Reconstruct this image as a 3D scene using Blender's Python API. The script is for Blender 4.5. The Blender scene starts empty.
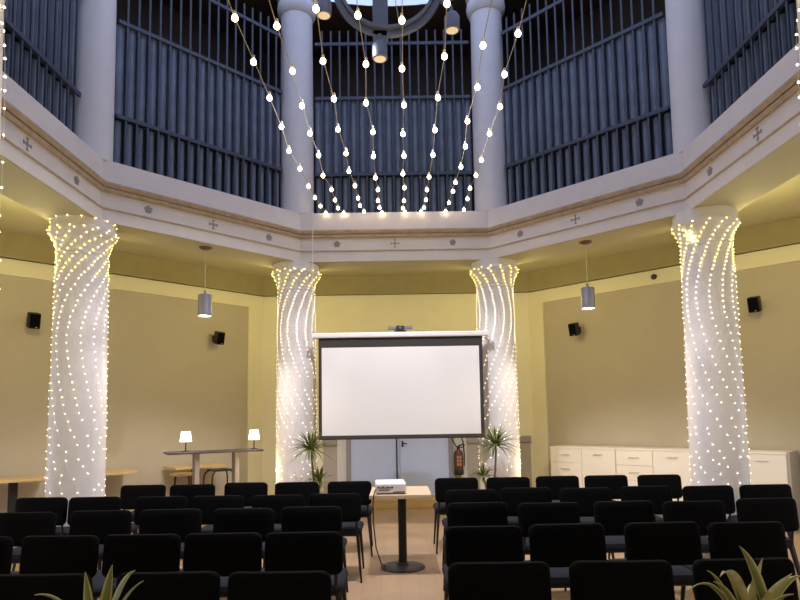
import bpy, bmesh, math, random
from mathutils import Vector, Matrix
random.seed(7)
C = bpy.context.scene.collection
PI = math.pi
YC = 4.708                      # centre of the octagonal court
T8 = math.tan(PI / 8)

# ---------------------------------------------------------------- materials
def mat(name, col, rough=0.6, metal=0.0, noise=0.0, scale=8.0, bump=0.0, emit=None, estr=0.0, spec=None):
    m = bpy.data.materials.new(name); m.use_nodes = True
    nt = m.node_tree; b = nt.nodes['Principled BSDF']
    b.inputs['Base Color'].default_value = (*col, 1)
    b.inputs['Roughness'].default_value = rough
    b.inputs['Metallic'].default_value = metal
    if spec is not None: b.inputs['Specular IOR Level'].default_value = spec
    if noise or bump:
        tc = nt.nodes.new('ShaderNodeTexCoord')
        n = nt.nodes.new('ShaderNodeTexNoise'); n.inputs['Scale'].default_value = scale
        n.inputs['Detail'].default_value = 5
        nt.links.new(tc.outputs['Object'], n.inputs['Vector'])
        if noise:
            r = nt.nodes.new('ShaderNodeValToRGB')
            r.color_ramp.elements[0].position = 0.3; r.color_ramp.elements[1].position = 0.7
            r.color_ramp.elements[0].color = (*[c * (1 - noise) for c in col], 1)
            r.color_ramp.elements[1].color = (*[min(1, c * (1 + noise)) for c in col], 1)
            nt.links.new(n.outputs['Fac'], r.inputs['Fac'])
            nt.links.new(r.outputs['Color'], b.inputs['Base Color'])
        if bump:
            bp = nt.nodes.new('ShaderNodeBump'); bp.inputs['Strength'].default_value = bump
            bp.inputs['Distance'].default_value = 0.01
            nt.links.new(n.outputs['Fac'], bp.inputs['Height'])
            nt.links.new(bp.outputs['Normal'], b.inputs['Normal'])
    if emit:
        b.inputs['Emission Color'].default_value = (*emit, 1)
        b.inputs['Emission Strength'].default_value = estr
    return m

def floor_mat():
    m = mat('floor_wood', (0.5, 0.36, 0.25), 0.42)
    nt = m.node_tree; b = nt.nodes['Principled BSDF']
    tc = nt.nodes.new('ShaderNodeTexCoord')
    mp = nt.nodes.new('ShaderNodeMapping'); mp.inputs['Rotation'].default_value = (0, 0, PI / 2)
    br = nt.nodes.new('ShaderNodeTexBrick'); br.inputs['Scale'].default_value = 1.0
    br.inputs['Brick Width'].default_value = 1.3; br.inputs['Row Height'].default_value = 0.16
    br.inputs['Mortar Size'].default_value = 0.0015
    br.inputs['Color1'].default_value = (0.50, 0.325, 0.19, 1)
    br.inputs['Color2'].default_value = (0.54, 0.355, 0.21, 1)
    br.inputs['Mortar'].default_value = (0.37, 0.24, 0.15, 1)
    n = nt.nodes.new('ShaderNodeTexNoise'); n.inputs['Scale'].default_value = 3
    mp2 = nt.nodes.new('ShaderNodeMapping'); mp2.inputs['Scale'].default_value = (9, 0.7, 1)
    mx = nt.nodes.new('ShaderNodeMixRGB'); mx.blend_type = 'MULTIPLY'; mx.inputs['Fac'].default_value = 0.12
    L = nt.links.new
    L(tc.outputs['Object'], mp.inputs['Vector']); L(mp.outputs['Vector'], br.inputs['Vector'])
    L(tc.outputs['Object'], mp2.inputs['Vector']); L(mp2.outputs['Vector'], n.inputs['Vector'])
    L(br.outputs['Color'], mx.inputs['Color1']); L(n.outputs['Color'], mx.inputs['Color2'])
    L(mx.outputs['Color'], b.inputs['Base Color'])
    return m

def wood_mat(name, c1, c2, rough=0.5):
    m = mat(name, c1, rough)
    nt = m.node_tree; b = nt.nodes['Principled BSDF']
    tc = nt.nodes.new('ShaderNodeTexCoord'); mp = nt.nodes.new('ShaderNodeMapping')
    mp.inputs['Scale'].default_value = (2, 22, 22)
    n = nt.nodes.new('ShaderNodeTexNoise'); n.inputs['Scale'].default_value = 1.5; n.inputs['Detail'].default_value = 6
    r = nt.nodes.new('ShaderNodeValToRGB')
    r.color_ramp.elements[0].color = (*c1, 1); r.color_ramp.elements[1].color = (*c2, 1)
    r.color_ramp.elements[0].position = .35; r.color_ramp.elements[1].position = .65
    L = nt.links.new
    L(tc.outputs['Object'], mp.inputs['Vector']); L(mp.outputs['Vector'], n.inputs['Vector'])
    L(n.outputs['Fac'], r.inputs['Fac']); L(r.outputs['Color'], b.inputs['Base Color'])
    return m

WARM = (1.0, 0.73, 0.24)
M = dict(
    glass_side=mat('daylight_glazing', (.8, .85, .95), .3, emit=(.66, .76, 1.0), estr=1.2),
    floor=floor_mat(),
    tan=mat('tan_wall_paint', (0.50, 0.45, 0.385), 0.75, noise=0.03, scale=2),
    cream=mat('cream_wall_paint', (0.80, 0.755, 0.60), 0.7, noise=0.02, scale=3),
    ceil=mat('ceiling_paint_soffit_tint', (0.49, 0.445, 0.28), 0.8, noise=0.03, scale=2),
    band=mat('olive_band', (0.33, 0.28, 0.155), 0.7, noise=0.05, scale=6),
    plaster=mat('white_plaster', (0.80, 0.745, 0.74), 0.6, noise=0.03, scale=5, bump=0.06),
    column=mat('white_column_paint', (0.78, 0.745, 0.755), 0.55, noise=0.02, scale=6, bump=0.05),
    gold=mat('gold_moulding_paint', (0.52, 0.40, 0.28), 0.5, noise=0.15, scale=14),
    motif=mat('grey_stencil_paint', (0.36, 0.31, 0.34), 0.7),
    slat=mat('blue_grey_slat', (0.165, 0.195, 0.265), 0.5, noise=0.18, scale=5),
    bar=mat('blue_grey_bar', (0.06, 0.07, 0.10), 0.45, metal=0.1),
    brown=mat('dark_brown_timber', (0.075, 0.05, 0.036), 0.8, noise=0.25, scale=2),
    backing=mat('dark_backing', (0.012, 0.013, 0.018), 0.8),
    black=mat('black_fabric', (0.003, 0.003, 0.004), 0.9, noise=0.3, scale=60, spec=0.08),
    seat=mat('navy_black_fabric', (0.014, 0.016, 0.027), 0.9, noise=0.3, scale=60, spec=0.25),
    blackmetal=mat('black_powder_metal', (0.009, 0.009, 0.010), 0.55),
    screen=mat('screen_white', (0.88, 0.86, 0.87), 0.85),
    border=mat('screen_black_border', (0.035, 0.03, 0.03), 0.7),
    housing=mat('white_metal', (0.85, 0.83, 0.84), 0.4),
    door=mat('lavender_blue_door', (0.46, 0.54, 0.86), 0.5, noise=0.02, scale=3),
    jamb=mat('grey_jamb', (0.26, 0.26, 0.31), 0.6),
    lav=mat('pale_lavender_paint', (0.62, 0.61, 0.68), 0.6),
    wains=mat('grey_wainscot', (0.40, 0.37, 0.36), 0.7),
    wainscap=mat('grey_wainscot_cap', (0.30, 0.28, 0.28), 0.6),
    cab=mat('white_laminate', (0.88, 0.85, 0.83), 0.4),
    steel=mat('satin_steel', (0.62, 0.60, 0.58), 0.35, metal=0.8),
    wood=wood_mat('light_oak', (0.58, 0.41, 0.20), (0.66, 0.48, 0.25)),
    palewood=wood_mat('pale_beech', (0.66, 0.50, 0.33), (0.72, 0.56, 0.38)),
    dark=mat('dark_bar_top', (0.055, 0.045, 0.06), 0.4),
    slab=mat('grey_brown_slab', (0.33, 0.28, 0.25), 0.6, noise=0.08, scale=6),
    lampgrey=mat('grey_lamp_metal', (0.20, 0.19, 0.23), 0.45),
    rust=mat('rust_canopy', (0.13, 0.06, 0.04), 0.5),
    cord=mat('cord', (0.55, 0.48, 0.36), 0.6),
    blackcord=mat('black_cable', (0.02, 0.02, 0.02), 0.5),
    leaf=mat('green_leaf', (0.17, 0.20, 0.05), 0.45, noise=0.35, scale=9),
    foreleaf=None,
    paleleaf=mat('pale_leaf', (0.40, 0.37, 0.18), 0.5, noise=0.4, scale=16),
    stem=mat('brown_stem', (0.23, 0.16, 0.08), 0.8),
    pot=mat('beige_pot', (0.46, 0.37, 0.25), 0.7, noise=0.1, scale=8),
    soil=mat('soil', (0.05, 0.035, 0.025), 0.9, noise=0.3, scale=30),
    extred=mat('dark_red_enamel', (0.075, 0.026, 0.02), 0.35),
    label=mat('orange_label', (0.42, 0.19, 0.09), 0.6),
    greenish=mat('yellow_green_board', (0.42, 0.42, 0.12), 0.6),
    led=mat('led_glow', (0.9, 0.8, 0.6), 0.4, emit=(1.0, 0.86, 0.60), estr=9.0),
    ledy=mat('yellow_led_glow', (0.9, 0.8, 0.4), 0.4, emit=(1.0, 0.80, 0.20), estr=15.0),
    bulb=mat('bulb_glow', (1, 0.85, 0.6), 0.3, emit=(1.0, 0.78, 0.46), estr=9.0),
    lampglow=mat('pendant_glow', (1, 0.9, 0.7), 0.4, emit=(1.0, 0.86, 0.62), estr=14.0),
    shade=mat('lit_shade', (0.95, 0.9, 0.85), 0.6, emit=(1.0, 0.9, 0.8), estr=2.6),
    spotglow=mat('spot_lens', (0.7, 0.6, 0.4), 0.4, emit=(1.0, 0.72, 0.38), estr=0.35),
    fixture=mat('blue_grey_fixture', (0.17, 0.19, 0.25), 0.45),
    sky=mat('skylight_glazing', (0.8, 0.85, 0.95), 0.4, emit=(0.46, 0.61, 1.0), estr=0.9),
)
def leaf_mat():
    m = mat('variegated_leaf', (0.2, 0.22, 0.06), 0.42)
    nt = m.node_tree; b = nt.nodes['Principled BSDF']
    uv = nt.nodes.new('ShaderNodeUVMap'); sp = nt.nodes.new('ShaderNodeSeparateXYZ')
    r = nt.nodes.new('ShaderNodeValToRGB')
    e = r.color_ramp.elements
    e[0].position = 0.0; e[0].color = (0.42, 0.40, 0.16, 1)
    e[1].position = 1.0; e[1].color = (0.42, 0.40, 0.16, 1)
    for p, c in ((0.14, (0.40, 0.38, 0.15, 1)), (0.24, (0.13, 0.16, 0.035, 1)), (0.76, (0.14, 0.17, 0.04, 1)), (0.86, (0.40, 0.38, 0.15, 1))):
        x = e.new(p); x.color = c
    nt.links.new(uv.outputs['UV'], sp.inputs['Vector']); nt.links.new(sp.outputs['X'], r.inputs['Fac'])
    nt.links.new(r.outputs['Color'], b.inputs['Base Color'])
    return m
M['foreleaf'] = leaf_mat()

# ---------------------------------------------------------------- builders
def obj(name, bm, m, parent=None, smooth=False, bev=0.0):
    me = bpy.data.meshes.new(name)
    bmesh.ops.recalc_face_normals(bm, faces=bm.faces[:])
    bm.to_mesh(me); bm.free()
    mats = m if isinstance(m, (list, tuple)) else [m]
    for x in mats: me.materials.append(x)
    if smooth:
        for p in me.polygons: p.use_smooth = True
        try: me.set_sharp_from_angle(angle=math.radians(42))
        except Exception: pass
    o = bpy.data.objects.new(name, me); C.objects.link(o)
    if parent is not None: o.parent = parent
    if bev:
        md = o.modifiers.new('bevel', 'BEVEL'); md.width = bev; md.segments = 2; md.limit_method = 'ANGLE'
    return o

def thing(name, label, cat, loc=(0, 0, 0), rotz=0.0, group=None):
    o = bpy.data.objects.new(name, None); C.objects.link(o)
    o.empty_display_size = 0.1
    o.location = loc; o.rotation_euler = (0, 0, rotz)
    return tag(o, label, cat, group)

def tag(o, label, cat, group=None):
    o['label'] = label; o['category'] = cat
    if group: o['group'] = group
    return o

def struct(o, label=None):
    o['kind'] = 'structure'
    if label: o['label'] = label
    return o

def B(): return bmesh.new()

def box(bm, x0, x1, y0, y1, z0, z1, mi=0, mx=None):
    vs = [bm.verts.new((x, y, z)) for x in (x0, x1) for y in (y0, y1) for z in (z0, z1)]
    if mx is not None:
        for v in vs: v.co = mx @ v.co
    for f in ((0, 1, 3, 2), (4, 6, 7, 5), (0, 4, 5, 1), (2, 3, 7, 6), (0, 2, 6, 4), (1, 5, 7, 3)):
        fc = bm.faces.new([vs[i] for i in f]); fc.material_index = mi
    return bm

def frame_of(d):
    d = Vector(d).normalized()
    a = Vector((0, 0, 1)) if abs(d.z) < 0.95 else Vector((1, 0, 0))
    u = d.cross(a).normalized(); return u, d.cross(u).normalized()

def tube(bm, pts, rad, n=8, cap=True, mi=0):
    pts = [Vector(p) for p in pts]
    rs = rad if isinstance(rad, (list, tuple)) else [rad] * len(pts)
    rings = []
    u = None
    for i, p in enumerate(pts):
        d = (pts[min(i + 1, len(pts) - 1)] - pts[max(i - 1, 0)]).normalized()
        if u is None: u, v = frame_of(d)
        else:
            u = (u - d * u.dot(d)).normalized(); v = d.cross(u)
        rings.append([bm.verts.new(p + (u * math.cos(2 * PI * k / n) + v * math.sin(2 * PI * k / n)) * rs[i]) for k in range(n)])
    for a, b in zip(rings, rings[1:]):
        for k in range(n):
            f = bm.faces.new((a[k], a[(k + 1) % n], b[(k + 1) % n], b[k])); f.material_index = mi
    if cap:
        for r in (rings[0], rings[-1]):
            f = bm.faces.new(r); f.material_index = mi
    return bm

def lathe(bm, prof, n=32, cx=0, cy=0, mi=0, capt=True):
    rings = [[bm.verts.new((cx + r * math.cos(2 * PI * k / n), cy + r * math.sin(2 * PI * k / n), z)) for k in range(n)] for r, z in prof]
    for a, b in zip(rings, rings[1:]):
        for k in range(n):
            f = bm.faces.new((a[k], a[(k + 1) % n], b[(k + 1) % n], b[k])); f.material_index = mi
    if capt:
        for r in (rings[0], rings[-1]):
            f = bm.faces.new(r); f.material_index = mi
    return bm

def ball(bm, c, r, seg=8, rings=6, sz=1.0):
    bmesh.ops.create_uvsphere(bm, u_segments=seg, v_segments=rings, radius=r,
                              matrix=Matrix.Translation(c) @ Matrix.Diagonal((1, 1, sz, 1)))
    return bm

def corner(a, k):
    R = a / math.cos(PI / 8); th = PI / 2 - PI / 8 + k * PI / 4   # k=0: far right corner, then anticlockwise
    return Vector((R * math.cos(th), YC + R * math.sin(th), 0))

def oct_sweep(bm, prof, closed=True, mi=0):
    rings = []
    for k in range(8):
        rings.append([bm.verts.new((*corner(a, k)[:2], z)) for a, z in prof])
    n = len(prof)
    for k in range(8):
        A, Bq = rings[k], rings[(k + 1) % 8]
        for i in range(n if closed else n - 1):
            j = (i + 1) % n
            f = bm.faces.new((A[i], A[j], Bq[j], Bq[i])); f.material_index = mi
    return bm

def face_matrix(k, a, z=0.0):
    """local x along the face (to the right seen from the court), local y outwards, origin on the face centre"""
    th = PI / 2 + k * PI / 4
    o = Vector((a * math.cos(th), YC + a * math.sin(th), z))
    return Matrix.Translation(o) @ Matrix.Rotation(k * PI / 4, 4, 'Z')

def pad(bm, w, h, t, curve=0.0, pw=7.0, nx=14, nv=10, r=0.055, mx=None):
    """rounded cushion in the xz plane, thickness along y"""
    def row(side):
        g = []
        for i in range(nx + 1):
            u = -math.cos(PI * i / nx)
            x = u * w / 2
            e = max(0.0, abs(x) - (w / 2 - r))
            hz = h / 2 - r + math.sqrt(max(0, r * r - e * e))
            col = []
            for j in range(nv + 1):
                v = -math.cos(PI * j / nv)
                th = (max(0, 1 - abs(u) ** pw) ** 0.4) * (max(0, 1 - abs(v) ** pw) ** 0.4)
                co = Vector((x, side * t / 2 * th + curve * (2 * x / w) ** 2, v * hz))
                col.append(bm.verts.new(mx @ co if mx is not None else co))
            g.append(col)
        return g
    for s in (-1, 1):
        g = row(s)
        for i in range(nx):
            for j in range(nv):
                bm.faces.new((g[i][j], g[i + 1][j], g[i + 1][j + 1], g[i][j + 1]))
    bmesh.ops.remove_doubles(bm, verts=bm.verts[:], dist=1e-5)
    return bm

def dup(root, loc, rotz, label, group=None):
    r = root.copy(); C.objects.link(r); r.location = loc; r.rotation_euler = (0, 0, rotz); r['label'] = label
    if group: r['group'] = group
    for ch in list(root.children):
        c = ch.copy(); C.objects.link(c); c.parent = r
        for g in ch.children:
            d = g.copy(); C.objects.link(d); d.parent = c
    return r

# ---------------------------------------------------------------- room shell
AO = 5.5           # outer wall apothem
AR = 2.945         # inner face of the ring beam
ZC = 3.86          # aisle ceiling
bm = B(); bm.faces.new([bm.verts.new((*corner(AO + .1, k)[:2], 0)) for k in range(8)])
struct(obj('floor', bm, M['floor']), 'light wood plank floor of the octagonal hall')

SIDES = ['far', 'far_left', 'left', 'near_left', 'near', 'near_right', 'right', 'far_right']
for k, side in enumerate(SIDES):
    mx = face_matrix(k, AO); hw = AO * T8
    if side == 'far':
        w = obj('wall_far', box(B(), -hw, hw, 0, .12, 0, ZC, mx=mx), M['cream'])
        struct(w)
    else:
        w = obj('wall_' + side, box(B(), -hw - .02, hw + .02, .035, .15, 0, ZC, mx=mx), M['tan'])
        struct(w)
        bm = B()
        box(bm, -hw, hw, 0, .05, 3.32, ZC, mx=mx)
        box(bm, -hw, -hw + .27, 0, .05, 0, 3.32, mx=mx)
        box(bm, hw - .27, hw, 0, .05, 0, 3.32, mx=mx)
        obj('panel_surround', bm, M['cream'], w)
    bm = box(B(), -hw, hw, -.05, .02, 3.53, ZC, mx=mx)
    box(bm, -hw, hw, -.07, .02, 3.53, 3.565, mx=mx)
    obj('cornice_band', bm, M['band'], w)  # olive tone, darker than the wall it runs along
    if side != 'far':
        struct(obj('baseboard_' + side, box(B(), -hw, hw, -.015, .02, 0, .09, mx=mx), M['wains']))

# aisle ceiling (annulus), with the rise behind the ring beam
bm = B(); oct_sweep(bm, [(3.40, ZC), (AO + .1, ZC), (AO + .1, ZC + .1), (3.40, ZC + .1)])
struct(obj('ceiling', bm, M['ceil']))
bm = B(); oct_sweep(bm, [(3.40, 3.97), (4.6, 3.97), (4.6, 4.08), (3.40, 4.08)])
struct(obj('floor_gallery', bm, M['brown']))

# ring beam
bm = B()
oct_sweep(bm, [(AR, 3.455), (AR, 3.585), (AR + .012, 3.587), (AR + .012, 3.77), (AR, 3.775), (AR, 4.098),
               (3.46, 4.098), (3.46, 3.455)])
ring = struct(obj('trim_1', bm, M['plaster']), 'white octagonal ring beam carried by the columns')
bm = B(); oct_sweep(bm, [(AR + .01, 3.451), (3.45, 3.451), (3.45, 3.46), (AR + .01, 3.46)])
obj('soffit', bm, M['ceil'], ring)  # separate underside; yellow light on the white plaster is put into its colour
bm = B(); oct_sweep(bm, [(AR - .012, 3.583), (AR - .012, 3.598), (AR + .02, 3.600), (AR + .02, 3.583)])
obj('gold_fillet', bm, M['gold'], ring)
bm = B(); oct_sweep(bm, [(AR - .015, 3.762), (AR - .03, 3.785), (AR - .022, 3.80), (AR + .02, 3.80), (AR + .02, 3.762)])
obj('gold_moulding', bm, M['gold'], ring)
bm = B(); oct_sweep(bm, [(AR - .028, 3.812), (AR - .05, 3.842), (AR - .05, 3.858), (AR + .02, 3.860), (AR + .02, 3.812)])
obj('gold_moulding', bm, M['gold'], ring)

def cross_bm(mx):
    bm = B()
    for s in range(4):
        r = mx @ Matrix.Rotation(s * PI / 2, 4, 'Y')
        box(bm, -.006, .006, -.004, .004, 0, .05, mx=r)
        box(bm, -.015, .015, -.004, .004, .042, .054, mx=r)
    box(bm, -.014, .014, -.0045, .0045, -.014, .014, mx=mx)
    return bm
def rosette_bm(mx):
    bm = B()
    for s in range(5):
        a = s * 2 * PI / 5
        c = Vector((.025 * math.sin(a), 0, .025 * math.cos(a)))
        bmesh.ops.create_cone(bm, cap_ends=True, segments=10, radius1=.019, radius2=.019, depth=.008,
                              matrix=mx @ Matrix.Translation(c) @ Matrix.Rotation(PI / 2, 4, 'X'))
    bmesh.ops.create_cone(bm, cap_ends=True, segments=12, radius1=.014, radius2=.014, depth=.012,
                          matrix=mx @ Matrix.Rotation(PI / 2, 4, 'X'))
    return bm
for k in range(8):
    mx = face_matrix(k, AR + .010, 3.686)
    for x in (-.75, 0, .75):
        m2 = mx @ Matrix.Translation((x, 0, 0))
        obj('cross_motif' if x == 0 else 'rosette_motif', cross_bm(m2) if x == 0 else rosette_bm(m2), M['motif'], ring)

# columns below and above the ring
AC = 3.175
AU = 3.13
COLN = ['far right column beside the screen', 'far left column beside the screen', 'left column by the bar table',
        'left column out of view', 'near left column at the photo edge', 'near right column at the photo edge',
        'right column out of view', 'right column in front of the white cabinets']
prof = [(.36, 0), (.36, .10), (.34, .12), (.345, .16), (.335, .19), (.285, .22), (.258, .28), (.259, .9), (.256, 1.4), (.247, 2.1),
        (.239, 2.8), (.236, 3.10)]
cap = [(.236, 3.09), (.244, 3.11), (.244, 3.125), (.236, 3.13), (.242, 3.17), (.260, 3.23), (.290, 3.285), (.310, 3.315), (.316, 3.335),
       (.314, 3.365), (.300, 3.372), (.300, 3.46)]
bm = B(); lathe(bm, prof, 40); shaft0 = obj('column', bm, M['column'], None, True)
bm = B(); lathe(bm, cap, 40); cap0 = obj('capital', bm, M['column'], shaft0, True)
struct(shaft0)
upr = [(.222, 4.09), (.222, 4.5), (.221, 5.4), (.212, 6.90)]
upc = [(.212, 6.88), (.235, 6.90), (.258, 6.95), (.266, 7.0), (.258, 7.05), (.225, 7.09), (.235, 7.12), (.27, 7.15), (.27, 7.2)]
bm = B(); lathe(bm, upr, 32); up0 = obj('upper_column', bm, M['column'], None, True)
bm = B(); lathe(bm, upc, 32); obj('capital', bm, M['column'], up0, True)
struct(up0)
NEARC = {}
for k in range(8):
    p = corner(AC, k)
    if k in (4, 5): p.x += .072 if p.x > 0 else -.014; NEARC[k] = p
    for src, q in ((shaft0, 'white round '), (up0, 'white round upper column standing above the ')):
        o = src if k == 0 else src.copy()
        if k:
            C.objects.link(o)
            for ch in src.children:
                c = ch.copy(); C.objects.link(c); c.parent = o
        o.location = p if src is shaft0 else corner(AU, k)
        o['label'] = q + COLN[k]

# drum above: brown outer wall, roof with round skylight
bm = B(); oct_sweep(bm, [(4.5, 4.0), (4.6, 4.0), (4.6, 7.3), (4.5, 7.3)])
struct(obj('wall_upper', bm, M['brown']))
RS = 3.33
bm = B(); N = 64
inn, out = [], []
for i in range(N):
    th = 2 * PI * i / N
    inn.append((RS * math.cos(th), YC + RS * math.sin(th)))
    d = ((th - PI / 2 + PI / 8) % (PI / 4)) - PI / 8
    R = 4.6 / math.cos(d); out.append((R * math.cos(th), YC + R * math.sin(th)))
for z0, z1 in ((7.2, 7.32),):
    A = [bm.verts.new((*p, z0)) for p in inn]; Bo = [bm.verts.new((*p, z0)) for p in out]
    A2 = [bm.verts.new((*p, z1)) for p in inn]; B2 = [bm.verts.new((*p, z1)) for p in out]
    for i in range(N):
        j = (i + 1) % N
        for q in ((A[i], A[j], Bo[j], Bo[i]), (A2[i], A2[j], B2[j], B2[i]), (A[i], A[j], A2[j], A2[i])):
            bm.faces.new(q)
struct(obj('ceiling_upper', bm, M['brown']))
bm = B(); bm.faces.new([bm.verts.new((*p, 7.212)) for p in [( (RS+.02)*math.cos(2*PI*i/N), YC+(RS+.02)*math.sin(2*PI*i/N)) for i in range(N)]])
sk = struct(obj('window_1', bm, M['sky']), 'round daylight skylight over the court')
bm = B()
for i in range(4):
    r = Matrix.Translation((0, YC, 0)) @ Matrix.Rotation(i * PI / 4, 4, 'Z')
    box(bm, -RS, RS, -.03, .03, 7.225, 7.29, mx=r)
obj('glazing_bar', bm, M['fixture'], sk)

# ---------------------------------------------------------------- blue grey grilles with slat blinds between the upper columns
AG = 3.11
def bar_bm():
    bm = box(B(), -.011, .011, -.008, .008, 4.095, 6.70)
    return bm
def rail_bm(z, h=.042, d=.03): return box(B(), -1.045, 1.045, -d / 2, d / 2, z - h / 2, z + h / 2)
PIT = .1185
def slats_bm():
    bm = B()
    for i in range(-11, 12):
        x = i * PIT + PIT / 2
        if abs(x) > 1.02: continue
        jit = random.uniform(-.006, .006)
        for (z0, z1, w, dep) in ((4.71, 5.72, .108, .058), (4.09, 4.65, .080, .046)):
            n = 7
            pts = [(x + w / 2 * -math.cos(PI * q / n), .085 + jit - dep * math.sin(PI * q / n)) for q in range(n + 1)]
            lo = [bm.verts.new((a, b, z0)) for a, b in pts]; hi = [bm.verts.new((a, b, z1)) for a, b in pts]
            for q in range(n): bm.faces.new((lo[q], lo[q + 1], hi[q + 1], hi[q]))
            bm.faces.new((lo[0], lo[-1], hi[-1], hi[0])); bm.faces.new(lo); bm.faces.new(hi)
    return bm
GR = {0: 'above the projection screen', 1: 'above the bar table, left of the screen', 7: 'right of the screen, above the white cabinets',
      2: 'at the upper left photo edge', 6: 'at the upper right photo edge'}
g0 = None
for k, where in GR.items():
    mx = face_matrix(k, AG)
    lab = 'blue grey barred grille with vertical slats ' + where
    if g0 is None:
        g0 = thing('window_grille', lab, 'grille', mx.translation, k * PI / 4, 'barred grilles between the upper columns')
        b0 = obj('bar', bar_bm(), M['bar'], g0)
        for i in range(-11, 12):
            if abs(i * PIT) > 1.05: continue
            b = b0 if i == -8 else b0.copy()
            if i != -8: C.objects.link(b); b.parent = g0
            b.location = (i * PIT, 0, 0)
        for z in (6.51, 5.74, 4.68): obj('rail', rail_bm(z), M['bar'], g0)
        obj('slat_blind', slats_bm(), M['slat'], g0)
        bm = box(B(), -1.06, 1.06, .10, .115, 4.09, 5.71)
        obj('dark_gap_sheet', bm, M['backing'], g0)  # near-black sheet added behind the slats so their gaps read dark
    else:
        dup(g0, mx.translation, k * PI / 4, lab)

# ---------------------------------------------------------------- far wall: double door, lavender surround, grey wainscot
YW = YC + AO
bm = box(B(), -.79, .02, -.05, .0, .0, 2.08); d1 = obj('door_1', bm, M['door'], None, bev=.004); d1.location = (0, YW, 0)
bm = box(B(), .035, .845, -.05, .0, .0, 2.08); d2 = obj('door_2', bm, M['door'], None, bev=.004); d2.location = (0, YW, 0)
struct(d1, 'left leaf of the pale lavender double door'); struct(d2, 'right leaf of the pale lavender double door')
bm = box(B(), -.034, -.010, -.062, -.05, 0, 2.08)
obj('closing_strip', bm, M['blackmetal'], d1)
bm = B(); tube(bm, [(.075, -.05, 1.0), (.075, -.09, 1.0), (.15, -.09, .995)], .010); box(bm, .06, .09, -.056, -.048, .94, 1.04)
obj('door_handle', bm, M['blackmetal'], d2, True)
bm = B()
for x0, x1 in ((-.865, -.79), (.845, .915)): box(bm, x0, x1, -.07, 0, 0, 2.15)
box(bm, -.865, .915, -.07, 0, 2.08, 2.15)
o = obj('trim_2', bm, M['jamb']); o.location = (0, YW, 0); struct(o, 'grey door frame around the double door')
bm = B()
for x0, x1 in ((-1.02, -.865), (.915, 1.15)): box(bm, x0, x1, -.03, 0, 0, 2.3)
o = obj('trim_3', bm, M['lav']); o.location = (0, YW, 0); struct(o, 'pale lavender boards beside the double door')
bm = B()
for x0, x1 in ((-1.25, -1.02), (1.15, 2.22)): box(bm, x0, x1, -.035, 0, 0, 1.0)
ws = obj('trim_4', bm, M['wains']); ws.location = (0, YW, 0); struct(ws, 'grey wainscot either side of the double door')
bm = B()
for x0, x1 in ((-1.26, -1.02), (1.15, 2.23)): box(bm, x0, x1, -.07, 0, .98, 1.09)
obj('wainscot_cap', bm, M['wainscap'], ws, bev=.01)

bm = box(B(), -1.0, 1.0, -.55, -.07, 0, .14); o = obj('step', bm, M['wood'], None, bev=.008); o.location = (0, YW, 0)
struct(o, 'low wooden step in front of the double door')
for num, (k, w2, z0, z1, ml) in enumerate(((2, 1.5, .25, 2.25, 'glass_side'), (6, 1.5, .25, 2.25, 'glass_side')  )):
    mx = face_matrix(k, AO)
    bm = box(B(), -w2, w2, -.02, .02, z0, z1, mx=mx)
    g = struct(obj('window_%d' % (num + 2), bm, M[ml]), 'tall daylight window in the side of the hall')
    bm = B()
    for q in range(5):
        x = -w2 + q * w2 / 2
        box(bm, x - .03, x + .03, -.05, .03, z0, z1, mx=mx)
    for z in (z0, z1): box(bm, -w2 - .03, w2 + .03, -.05, .03, z - .03, z + .03, mx=mx)
    obj('window_frame', bm, M['housing'], g)

# fire extinguisher
fx = thing('fire_extinguisher', 'dark red fire extinguisher hung on the wall right of the double door', 'fire extinguisher', (1.0, YW - .12, 0))
bm = B(); lathe(bm, [(.062, .48), (.076, .49), (.077, .56), (.077, .80), (.066, .85), (.03, .88), (.022, .90)], 24); obj('body', bm, M['extred'], fx, True)
bm = B(); lathe(bm, [(.078, .475), (.080, .48), (.080, .545), (.078, .55)], 24); obj('base_band', bm, M['blackmetal'], fx, True)
bm = B()
for zz in (.62, .68, .74):
    for a0 in (-.5, .1):
        pts = [(.0785 * math.sin(a0 + t * .16), -.0785 * math.cos(a0 + t * .16)) for t in range(4)]
        lo = [bm.verts.new((x, y, zz)) for x, y in pts]; hi = [bm.verts.new((x, y, zz + .045)) for x, y in pts]
        for q in range(3): bm.faces.new((lo[q], lo[q + 1], hi[q + 1], hi[q]))
obj('label_panel', bm, M['label'], fx)
bm = B(); box(bm, -.025, .025, -.025, .025, .89, .94); tube(bm, [(0, 0, .94), (.06, -.04, .97), (.10, -.06, .955)], .012); tube(bm, [(0, 0, .92), (.07, -.04, .925)], .01)
obj('valve', bm, M['blackmetal'], fx)
bm = B(); tube(bm, [(-.02, -.02, .92), (-.08, -.04, 1.0), (-.11, -.03, 1.10), (-.07, -.02, 1.16), (.03, -.03, 1.14), (.075, -.05, 1.02), (.09, -.06, .80), (.085, -.06, .62)], .011)
obj('hose', bm, M['blackcord'], fx, True)
bm = B(); box(bm, -.05, .05, .07, .088, .7, .8); obj('bracket', bm, M['blackmetal'], fx)
sb = obj('wall_board', box(B(), -.045, .045, -.02, .0, .28, .46, ), M['greenish']); sb.location = (1.0, YW - .035, 0)
tag(sb, 'small yellow green board on the wall under the fire extinguisher', 'board')

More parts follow.
